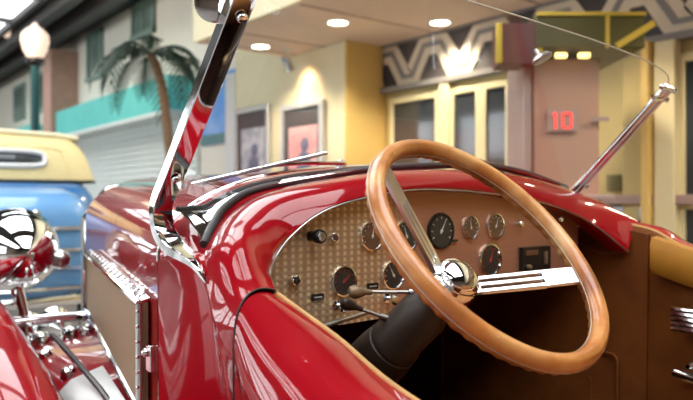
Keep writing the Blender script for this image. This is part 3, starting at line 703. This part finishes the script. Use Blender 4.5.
for s_ in (-1, 1):
    rr = []
    for y, zt in ((-.12, .50), (-.02, .68), (.15, .82), (.4, .90), (.7, .86), (1.0, .66), (1.2, .46)):
        rr.append([Vector((BX + s_*(.60 + .13 - .15*math.cos(PI*j/10)), BY + y, zt - .16 + .16*math.sin(PI*j/10)**.6 - (.10 if j in (0, 10) else 0))) for j in range(11)])
    MB().grid(rr).build('rear_fender', 'blue', bc, smooth=70)
    t_ = MB().lathe(Vector((BX + s_*.72 - .08, BY + .45, .35)), (1, 0, 0), [(.22, 0), (.32, 0), (.345, .04), (.345, .12), (.32, .16), (.22, .16)], 36).build('rear_wheel', 'tyre', bc)
    MB().lathe(Vector((BX + s_*.80, BY + .45, .35)), (s_, 0, 0), [(.22, 0), (.30, .004), (.1, .02), (.001, .03)], 32).build('wheel_disc', 'whitepaint', t_)
    MB().lathe(Vector((BX + s_*.60, BY + .02, .80)), (0, -1, 0), [(.03, -.05), (.042, 0), (.042, .04), (.030, .055), (.001, .06)], 18).build('tail_lamp', 'maroon', bc)
bp_ = MB().tube([Vector((BX + x, BY + y, .46)) for x, y in ((-.82, .05), (-.70, -.15), (-.35, -.2), (0, -.21), (.35, -.2), (.70, -.15), (.82, .05))], .035, 10, squash=(.5, 1)).build('rear_bumper', 'chrome', bc)
for x in (-.35, .35): MB().tube([Vector((BX + x, BY - .19, .46)), Vector((BX + x, BY + .2, .50))], .018, 8).build('bumper_bracket', 'steel', bp_)

# =================================================================== SETTING
def zc(z): return CH + z
XF = 4.57; XP = 4.10; XB = 4.60; ZS = CH + 1.52; ZC = CH + 3.4
struct('floor', MB().span((-8, -8, -.1), (12, 30, 0)), 'floor')
# high ceiling: dark field with skylight openings framed by beams
cl = MB()
cl.span((-8, -8, ZC), (12, 30, ZC + .12)); struct('ceiling', cl, 'ceil')
sky = [((.35, 8.2), (3.15, 20)), ((-1.3, 2.6), (2.4, 6.2)), ((-1.5, -3.0), (2.3, 1.4)), ((-6, -3), (-3.2, 6))]
for i, (a, b_) in enumerate(sky):
    o = struct('window_%d' % (i + 1), MB().span((a[0], a[1], ZC - .03), (b_[0], b_[1], ZC - .005)), 'skyfar' if i == 0 else 'sky')
    m = MB(); nx = 3
    for k in range(nx + 1):
        x = lerp(a[0], b_[0], k/nx); m.span((x - .05, a[1] - .05, ZC - .14), (x + .05, b_[1] + .05, ZC - .001))
    ny = max(2, int((b_[1] - a[1]) / 1.8))
    for k in range(ny + 1):
        y = lerp(a[1], b_[1], k/ny); m.span((a[0], y - .045, ZC - .12), (b_[0], y + .045, ZC - .001))
    m.build('glazing_bar', 'beam', o)
for i, x in enumerate((3.4, 3.95)):
    struct('beam_%d' % (i + 1), MB().span((x - .09, 7.6, ZC - .28), (x + .09, 26, ZC - .001)), 'beam')
# enclosing walls
struct('wall_left', MB().span((-8.1, -8, 0), (-8, 30, ZC)), 'hallwall')
for i in range(6):  # added glowing panes, out of view, to brighten the chrome and street front
    ya = 0.5 + 4.1*i
    o = struct('window_%d' % (20 + i), MB().span((-7.99, ya, .7), (-7.96, ya + 3.0, 3.9)), 'fillpane' if i < 2 else 'fillbright')
    m = MB()
    for k in range(4): m.span((-7.97, ya + k - .04, .62), (-7.86, ya + k + .04, 3.98))
    for z in (.66, 2.6, 3.94): m.span((-7.97, ya, z - .04), (-7.86, ya + 3.0, z + .04))
    m.build('glazing_bar', 'beam', o)
struct('wall_back', MB().span((-8, -8.1, 0), (12, -8, ZC)), 'hallwall')
struct('wall_far', MB().span((-8, 26, 0), (12, 26.1, ZC)), 'stucco')

# theatre front: wall, frieze, doors
struct('wall_right', MB().span((XF + .02, -8, 0), (XF + .2, 5.25, ZS)), 'facade')
struct('wall_poster', MB().span((XP, 5.25, 0), (XP + .7, 7.4, ZC)), 'grey_wall')
struct('trim_21', MB().span((XP - .012, 5.238, 0), (XP + .5, 5.262, ZS)), 'yellow')
struct('ceiling_soffit', MB().span((3.05, -8, ZS), (XF + .2, 6.25, ZS + .06)), 'soffit')
struct('wall_fascia', MB().span((3.0, -8, ZS), (3.05, 6.25, ZC)), 'grey_wall')
struct('wall_fascia_end', MB().span((3.05, 6.2, ZS + .06), (XP, 6.25, ZC)), 'grey_wall')
for i, y in enumerate((2.2, 3.35, 4.5, 5.25 + .35, 6.1)):
    struct('trim_%d' % (i + 1), MB().span((3.06, y - .012, ZS - .006), (XF, y + .012, ZS + .001)), 'seam')
def fy(px, X=XF): return P(px, 200, X=X).y
# zigzag frieze
zb, zt = zc(1.10), zc(1.50)
fz = MB(); fz.mat(0).span((XF - .005, -1.0, zb), (XF + .03, 5.24, zt)); 
struct('trim_6', fz, 'char')
struct('trim_7', MB().span((XF - .06, -1, zb - .05), (XF + .02, 5.24, zb)).span((XF - .04, -1, zt), (XF + .02, 5.24, zt + .02)), 'wavegrey')
def wave_band(off, w, depth, m, name):
    per = .66; pts = []
    y = 5.6
    k = 0
    while y > -1.2:
        pts += [(y, 0), (y - .12, 0), (y - .28, 1), (y - .50, 1)]; y -= per
    lo, hi = zb + .075 + off, zt - .075 + off
    m_ = MB()
    P2 = [Vector((0, y_, lerp(lo, hi, v))) for y_, v in pts if True]
    up_, dn = [], []
    for i in range(len(P2)):
        a = P2[max(i-1, 0)]; b_ = P2[min(i+1, len(P2)-1)]; t = (b_ - a).normalized(); n_ = Vector((0, -t.z, t.y))
        up_.append(P2[i] + n_*w/2); dn.append(P2[i] - n_*w/2)
    f0 = [(Vector((XF - depth, clampy(u.y), clampz(u.z))), Vector((XF - depth, clampy(d_.y), clampz(d_.z)))) for u, d_ in zip(up_, dn)]
    m_.grid([[u for u, _ in f0], [d_ for _, d_ in f0], [d_ + Vector((depth, 0, 0)) for _, d_ in f0], [u + Vector((depth, 0, 0)) for u, _ in f0]], closed_v=True)
    struct(name, m_, m, smooth=20)
def clampy(y): return min(5.235, max(-1, y))
def clampz(z): return min(zt, max(zb, z))
wave_band(0, .22, .02, 'wave', 'trim_8'); wave_band(0, .05, .026, 'wavegrey', 'trim_9')
# door leaves with glass, built as openings in the cream front
def leaf(n, pa, pb, z0, z1, rail=True, m='frame'):
    ya, yb = fy(pa), fy(pb)
    o = MB().mat(0)
    y0_, y1_ = min(ya, yb), max(ya, yb); s_ = .055
    o.span((XF - .03, y0_ - s_, z0 - .12), (XF + .015, y0_, z1 + s_)).span((XF - .03, y1_, z0 - .12), (XF + .015, y1_ + s_, z1 + s_)).span((XF - .03, y0_, z1), (XF + .015, y1_, z1 + s_)).span((XF - .03, y0_, z0 - .12), (XF + .015, y1_, z0))
    if rail: o.span((XF - .03, y0_, zc(-.06)), (XF + .015, y1_, zc(.03)))
    d_ = struct('door_%d' % n, o, m, bevel=.006)
    MB().span((XF - .012, y0_, z0), (XF + .006, y1_, z1)).build('door_glass', 'glassdark', d_)
    return d_
leaf(1, 395, 437, .16, zc(.93)); leaf(2, 456, 478, .16, zc(.93)); leaf(3, 488, 508, .16, zc(.93)); leaf(4, 524, 545, .16, zc(.93))
leaf(5, 687, 712, .16, zc(.90)); leaf(6, 720, 745, .16, zc(.90))
struct('trim_10', MB().span((XF - .05, fy(442), 0), (XF + .01, fy(452), zc(1.05))), 'frame', bevel=.01)
struct('trim_11', MB().span((XF - .05, fy(510), 0), (XF + .01, fy(521), zc(.92))), 'whitepaint', bevel=.01)
struct('trim_12', MB().span((XF - .10, fy(682), 0), (XF + .01, fy(661), zc(1.05))), 'frame', bevel=.01)
struct('trim_13', MB().span((XF - .14, fy(659), 0), (XF + .01, fy(651), zc(1.06))), 'yellow', bevel=.01)
struct('trim_14', MB().span((XF - .06, fy(650), 0), (XF + .01, fy(627), zc(.98))), 'facade', bevel=.01)
struct('trim_15', MB().span((XF - .09, fy(700), zc(-.03)), (XF + .01, fy(560), zc(.035))), 'mauve', bevel=.008)
struct('window_5', MB().span((XF - .015, fy(625), .5), (XF + .01, fy(598), zc(-.05))), 'glassdark')
struct('window_6', MB().span((XF - .08, fy(654), .5), (XF + .01, fy(645), zc(-.05))), 'glassdark')
vt = MB(); 
for k in range(6): vt.box((XF - .01, (fy(608) + fy(622))/2, zc(.07 + .02*k)), (.02, abs(fy(608) - fy(622)), .011))
tag(vt.build('wall_vent', 'olive'), 'small slatted wall vent low on the yellow front near the far windshield post', 'vent')

# recessed soffit lamps
for i, (px, py, lb) in enumerate(((260.5, 46, 'round recessed ceiling lamp nearest the chrome windshield post'), (338, 22, 'round recessed ceiling lamp above the yellow corner, middle of three'), (440, 22, 'round recessed ceiling lamp above the zigzag frieze, rightmost of three'))):
    p = P(px, py, Z=ZS); r = .083
    t_ = thing('recessed_lamp', lb, 'ceiling lamp', (p.x, p.y, ZS), 'recessed lamps in the beige soffit')
    MB().lathe(p + Vector((0, 0, .0)), (0, 0, -1), [(r*1.1, -.03), (r*1.22, 0), (r*1.2, .008), (r*1.02, .010), (r, .002)], 28).build('lamp_ring', 'whitepaint', t_)
    MB().lathe(p, (0, 0, -1), [(r*.99, 0), (r*.98, .006), (.001, .0065)], 28).build('lamp_diffuser', 'lamp', t_)
    L = bpy.data.lights.new('recessed_beam', 'SPOT'); L.energy = 80; L.color = (1, .84, .62); L.spot_size = math.radians(130); L.spot_blend = .6; L.shadow_soft_size = .08
    lo = bpy.data.objects.new('recessed_beam', L); COL.objects.link(lo); lo.location = p + Vector((0, 0, -.02))
# spare soffit lamps further along (out of frame, same row)
for x, y in ((3.6, 2.6), (3.9, 1.2), (3.9, -.4)):
    L = bpy.data.lights.new('soffit_beam', 'SPOT'); L.energy = 80; L.color = (1, .84, .62); L.spot_size = math.radians(130); L.spot_blend = .6; L.shadow_soft_size = .08
    lo = bpy.data.objects.new('soffit_beam', L); COL.objects.link(lo); lo.location = (x, y, ZS - .02)
# small track spotlight over the posters
p = P(288, 62, X=3.85)
t_ = thing('track_spotlight', 'small chrome spotlight hanging from the soffit above the posters', 'spotlight', (p.x, p.y, ZS), None)
MB().tube([Vector((p.x, p.y, ZS)), Vector((p.x, p.y, p.z + .05))], .010, 10).lathe(Vector((p.x, p.y, ZS)), (0, 0, -1), [(.05, 0), (.045, .02), (.012, .03)], 18).build('spotlight_stem', 'silver', t_)
MB().lathe(p, Vector((.5, .15, -.8)), [(.02, -.08), (.05, -.06), (.055, .05), (.065, .08), (.05, .075), (.03, .03)], 22).build('spotlight_head', 'chrome', t_)
L = bpy.data.lights.new('poster_beam', 'SPOT'); L.energy = 9; L.color = (1, .62, .36); L.spot_size = math.radians(100); L.spot_blend = .7; L.shadow_soft_size = .05
lo = bpy.data.objects.new('poster_beam', L); COL.objects.link(lo); lo.location = p + Vector((.03, 0, -.10)); lo.rotation_euler = (Vector((.9, 0, -.5))).to_track_quat('-Z', 'Y').to_euler()

# posters on the yellow wall
def poster(pa, pb, z0, z1, pm, lb):
    ya, yb = fy(pa, XP), fy(pb, XP); y0_, y1_ = min(ya, yb), max(ya, yb); x = XP
    t_ = thing('framed_poster', lb, 'poster', (x, (y0_ + y1_)/2, z0), 'framed posters on the yellow wall')
    f = MB(); s_ = .055
    f.span((x - .05, y0_, z0), (x - .001, y0_ + s_, z1)).span((x - .05, y1_ - s_, z0), (x - .001, y1_, z1)).span((x - .05, y0_ + s_, z1 - s_), (x - .001, y1_ - s_, z1)).span((x - .05, y0_ + s_, z0), (x - .001, y1_ - s_, z0 + s_))
    f.build('poster_frame', 'silver', t_, bevel=.006)
    MB().span((x - .025, y0_ + s_, z0 + s_), (x - .002, y1_ - s_, z1 - s_)).build('poster_mount', 'posterdark', t_)
    w = y1_ - y0_; pr_ = MB().span((x - .029, y0_ + .11, z0 + .1), (x - .025, y1_ - .13, z1 - .24)).build('poster_print', pm, t_)
    fg = MB(); yc = (y0_ + y1_)/2
    fg.lathe((x - .030, yc - .05, z0 + .52), (-1, 0, 0), [(.075, 0), (.07, .003)], 20)
    fg.prism([(x - .030, yc - .2, z0 + .12), (x - .030, yc + .12, z0 + .12), (x - .030, yc + .06, z0 + .40), (x - .030, yc - .02, z0 + .46), (x - .030, yc - .14, z0 + .42)], (-.003, 0, 0))
    fg.build('poster_figure', 'figure', pr_)
poster(238, 272, zc(.05), zc(1.06), 'greyprint', 'framed poster with grey picture, left of the pink poster')
poster(284, 326, zc(.05), zc(1.00), 'pinkprint', 'framed poster with pink picture, nearer the yellow corner')

# building beyond the posters: white edge, blue mural, shutters
struct('wall_street', MB().span((XB, 7.4, 0), (XB + .2, 26, ZC)), 'stucco')
struct('trim_16', MB().span((XP - .02, 7.4, 0), (XP + .5, 7.62, ZS)), 'whitepaint')
o = MB().mat(0).span((XB - .04, 7.75, zc(.78)), (XB - .004, 9.25, zc(1.75))).mat(1).span((XB - .045, 7.75, zc(.78)), (XB - .04, 9.25, zc(.92)))
tag(o.build('mural_panel', ['sky_print', 'mural_green']), 'blue picture panel on the pale wall, just right of the near windshield post', 'mural')
sd = MB()
for k in range(24): sd.box((XB - .02, 12.45, .10 + .1*k), (.05, 6.2, .088), Matrix.Rotation(.18, 3, 'Y'))
struct('wall_siding', sd, 'siding')
struct('trim_17', MB().span((XB - .45, 9.45, zc(1.30)), (XB, 15.2, zc(1.80))), 'teal')
struct('trim_18', MB().span((XB - .47, 9.45, zc(1.24)), (XB, 15.2, zc(1.30))), 'siding')
for n_, (ya, yb, z0, z1) in enumerate(((13.46, 14.37, 2.36, 3.32), (10.95, 11.95, 2.75, 3.38))):
    o = MB(); s_ = .09
    o.span((XB - .05, ya, zc(z0)), (XB, ya + s_, zc(z1))).span((XB - .05, yb - s_, zc(z0)), (XB, yb, zc(z1))).span((XB - .05, ya, zc(z1) - s_), (XB, yb, zc(z1))).span((XB - .07, ya, zc(z0)), (XB, yb, zc(z0) + s_)).span((XB - .04, (ya + yb)/2 - .02, zc(z0)), (XB, (ya + yb)/2 + .02, zc(z1)))
    w_ = struct('window_%d' % (7 + n_), o, 'green'); MB().span((XB - .02, ya, zc(z0)), (XB - .003, yb, zc(z1))).build('window_pane', 'winglass', w_)
struct('trim_19', MB().span((XB - .55, 15.0, 0), (XB, 15.6, ZC - .3)), 'pinkbrick')
struct('trim_20', MB().span((XB - .4, 17.0, zc(1.3)), (XB, 21, zc(1.75))), 'teal')
for n_, (ya, yb) in enumerate(((17.2, 18.2), (19.4, 20.4))):
    w_ = struct('window_%d' % (9 + n_), MB().span((XB - .05, ya - .08, zc(2.1)), (XB, yb + .08, zc(3.05))), 'green'); MB().span((XB - .06, ya, zc(2.2)), (XB - .05, yb, zc(2.95))).build('window_pane', 'winglass', w_)

# lamp post
p = P(35, 100, d=10.6); base_ = Vector((p.x, p.y, 0)); gz = P(35, 42, d=10.6).z
lp = thing('street_lamp', 'teal street lamp with glowing acorn globe beyond the blue car', 'street lamp', base_)
MB().lathe(base_, (0, 0, 1), [(.22, 0), (.22, .12), (.15, .25), (.12, .7), (.075, .8)], 20).build('lamp_base', 'post', lp)
MB().lathe(base_ + Vector((0, 0, .8)), (0, 0, 1), [(.075, 0), (.065, 1.2), (.06, gz - 1.12), (.1, gz - 1.1), (.06, gz - 1.05)], 20).build('lamp_pole', 'post', lp)
MB().lathe(Vector((p.x, p.y, gz - .27)), (0, 0, 1), [(.06, -.1), (.13, -.04), (.13, .02)], 20).build('lamp_collar', 'black', lp)
MB().lathe(Vector((p.x, p.y, gz - .25)), (0, 0, 1), [(.11, 0), (.17, .12), (.205, .26), (.195, .36), (.12, .44), (.06, .48), (.03, .53), (.001, .55)], 28).build('lamp_globe', 'globe', lp)
L = bpy.data.lights.new('globe_glow', 'POINT'); L.energy = 25; L.color = (1, .82, .6); L.shadow_soft_size = .2
lo = bpy.data.objects.new('globe_glow', L); COL.objects.link(lo); lo.location = (p.x - .4, p.y - .4, gz)
# small bright ceiling lamp at the top left
p = P(7, 32, d=14)
t_ = thing('pendant_lamp', 'small glowing pendant lamp under the dark roof, left of the street lamp', 'pendant lamp', (p.x, p.y, p.z))
MB().tube([p, Vector((p.x, p.y, ZC - .02))], .012, 8).build('lamp_cord', 'black', t_)
MB().lathe(p, (0, 0, 1), [(.001, -.12), (.09, -.08), (.11, 0), (.08, .08), (.03, .13)], 20).build('lamp_globe', 'globe', t_)

# palm tree
tb = P(171, 300, d=8.6); tb.z = 0
cr_ = P(150, 54, d=8.6)
pt = thing('palm_tree', 'small palm tree with drooping dark fronds in front of the cream building', 'palm tree', (tb.x, tb.y, 0))
path = catmull([tb, lerp(tb, Vector((cr_.x + .28, cr_.y - .2, 0)), .3) + Vector((0, 0, 1.2)), P(164, 100, d=8.6), P(156, 66, d=8.6), cr_], 40)
MB().tube(path, [.062 - .0004*i + (.006 if i % 2 else 0) for i in range(40)], 14).build('palm_trunk', 'trunk', pt)
for k in range(13):
    a = 2*PI*k/13 + random.uniform(-.15, .15); ln = random.uniform(.62, .86); up_ = random.choice((.10, .18, .28, .02)); e = Vector((math.cos(a), math.sin(a), 0)); s_ = Vector((-e.y, e.x, 0))
    m = MB(); spine = []
    for i in range(15):
        t = i / 14; spine.append(cr_ + e*(ln*.92*math.sin(t*1.45)) + Vector((0, 0, up_*2*t - 1.05*ln*t*t*(.75 + .2*(k % 3)))))
    m.tube(spine, [.014*(1 - .8*i/14) for i in range(15)], 6)
    for i in range(2, 15):
        lw = .17*math.sin(PI*(i + 1)/17) + .02
        for sg in (-1, 1):
            q0 = spine[i]; dirv = (spine[i] - spine[i-1]).normalized()
            tip = q0 + s_*sg*lw*.8 + dirv*lw*.7 + Vector((0, 0, -.09))
            m.add([q0 - dirv*.03, q0 + dirv*.03, tip + dirv*.012, tip - dirv*.012, q0 + Vector((0, 0, -.012))], [(0, 1, 2, 3), (0, 4, 3), (1, 4, 2), (4, 2, 3)])
    m.build('palm_frond', 'leaf', pt)

# booth shape added in place of the windshield's rosy reflection, with red number display
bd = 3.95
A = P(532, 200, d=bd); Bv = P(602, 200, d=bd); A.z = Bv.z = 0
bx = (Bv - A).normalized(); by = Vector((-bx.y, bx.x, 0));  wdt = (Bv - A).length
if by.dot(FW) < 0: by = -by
tbx = thing('reflection_booth', 'rosy booth shape standing in for the windshield reflection, with olive canopy and red number display', 'reflection stand-in', (A + Bv)/2)
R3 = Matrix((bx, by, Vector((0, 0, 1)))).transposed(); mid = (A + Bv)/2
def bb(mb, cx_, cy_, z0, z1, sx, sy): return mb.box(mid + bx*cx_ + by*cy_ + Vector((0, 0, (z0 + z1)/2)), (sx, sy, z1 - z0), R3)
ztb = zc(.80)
bb(MB(), 0, .28, 0, zc(.02), wdt, .56).build('reflection_base', 'rose', tbx, bevel=.01)
bb(MB(), 0, .28, zc(.02), ztb, wdt - .02, .54).build('reflection_cabin', 'rose', tbx, bevel=.01)
bb(MB(), -wdt/2 - .025, .20, 0, ztb, .05, .40).build('reflection_side', 'mauve', tbx, bevel=.01)
bb(MB(), 0, -.05, zc(.0), zc(.03), wdt + .06, .12).build('reflection_shelf', 'mauve', tbx, bevel=.006)
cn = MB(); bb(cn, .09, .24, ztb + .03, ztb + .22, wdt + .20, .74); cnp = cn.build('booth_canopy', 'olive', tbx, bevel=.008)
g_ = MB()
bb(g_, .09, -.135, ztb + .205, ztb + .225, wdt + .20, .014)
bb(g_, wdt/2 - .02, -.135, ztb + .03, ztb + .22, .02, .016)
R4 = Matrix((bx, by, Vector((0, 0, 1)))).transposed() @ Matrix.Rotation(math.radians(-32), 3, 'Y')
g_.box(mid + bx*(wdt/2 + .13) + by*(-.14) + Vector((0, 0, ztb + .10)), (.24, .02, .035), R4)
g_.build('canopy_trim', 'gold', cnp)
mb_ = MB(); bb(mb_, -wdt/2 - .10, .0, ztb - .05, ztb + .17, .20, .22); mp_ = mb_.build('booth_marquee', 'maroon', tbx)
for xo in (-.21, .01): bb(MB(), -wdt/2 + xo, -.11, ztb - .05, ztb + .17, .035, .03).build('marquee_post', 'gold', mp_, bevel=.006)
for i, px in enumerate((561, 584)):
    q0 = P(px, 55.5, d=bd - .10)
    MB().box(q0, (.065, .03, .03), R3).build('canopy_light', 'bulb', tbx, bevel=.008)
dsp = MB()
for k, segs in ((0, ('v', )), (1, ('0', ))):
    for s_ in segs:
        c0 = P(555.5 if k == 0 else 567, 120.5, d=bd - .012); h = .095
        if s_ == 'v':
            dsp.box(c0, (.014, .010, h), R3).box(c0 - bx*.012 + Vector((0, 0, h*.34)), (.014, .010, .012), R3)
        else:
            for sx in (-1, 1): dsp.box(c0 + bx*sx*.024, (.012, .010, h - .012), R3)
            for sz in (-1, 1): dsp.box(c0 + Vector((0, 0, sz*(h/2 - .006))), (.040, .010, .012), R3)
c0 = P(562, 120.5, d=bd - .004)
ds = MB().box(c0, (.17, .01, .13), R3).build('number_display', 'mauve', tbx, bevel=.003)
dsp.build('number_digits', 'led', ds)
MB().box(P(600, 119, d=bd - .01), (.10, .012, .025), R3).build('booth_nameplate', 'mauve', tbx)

# =================================================================== LIGHT, WORLD, CAMERA
w = bpy.data.worlds.new('World'); scene.world = w; w.use_nodes = True
w.node_tree.nodes['Background'].inputs[0].default_value = (.8, .85, .9, 1); w.node_tree.nodes['Background'].inputs[1].default_value = .3

cam = bpy.data.cameras.new('camera'); co = bpy.data.objects.new('camera', cam); COL.objects.link(co)
cam.sensor_width = 36; cam.sensor_fit = 'HORIZONTAL'; cam.lens = 36 * FPX / 693
co.location = (0, 0, CH); co.rotation_euler = (PI/2, 0, -YAW); cam.clip_start = .02
cam.dof.use_dof = True; cam.dof.focus_distance = 1.18; cam.dof.aperture_fstop = 4.2
scene.camera = co
scene.view_settings.view_transform = 'Standard'; scene.view_settings.look = 'None'; scene.view_settings.gamma = 1; scene.view_settings.use_curve_mapping = False
scene.view_settings.exposure = 0.55
scene.cycles.use_denoising = True
scene.cycles.caustics_reflective = False; scene.cycles.caustics_refractive = False
scene.cycles.max_bounces = 10
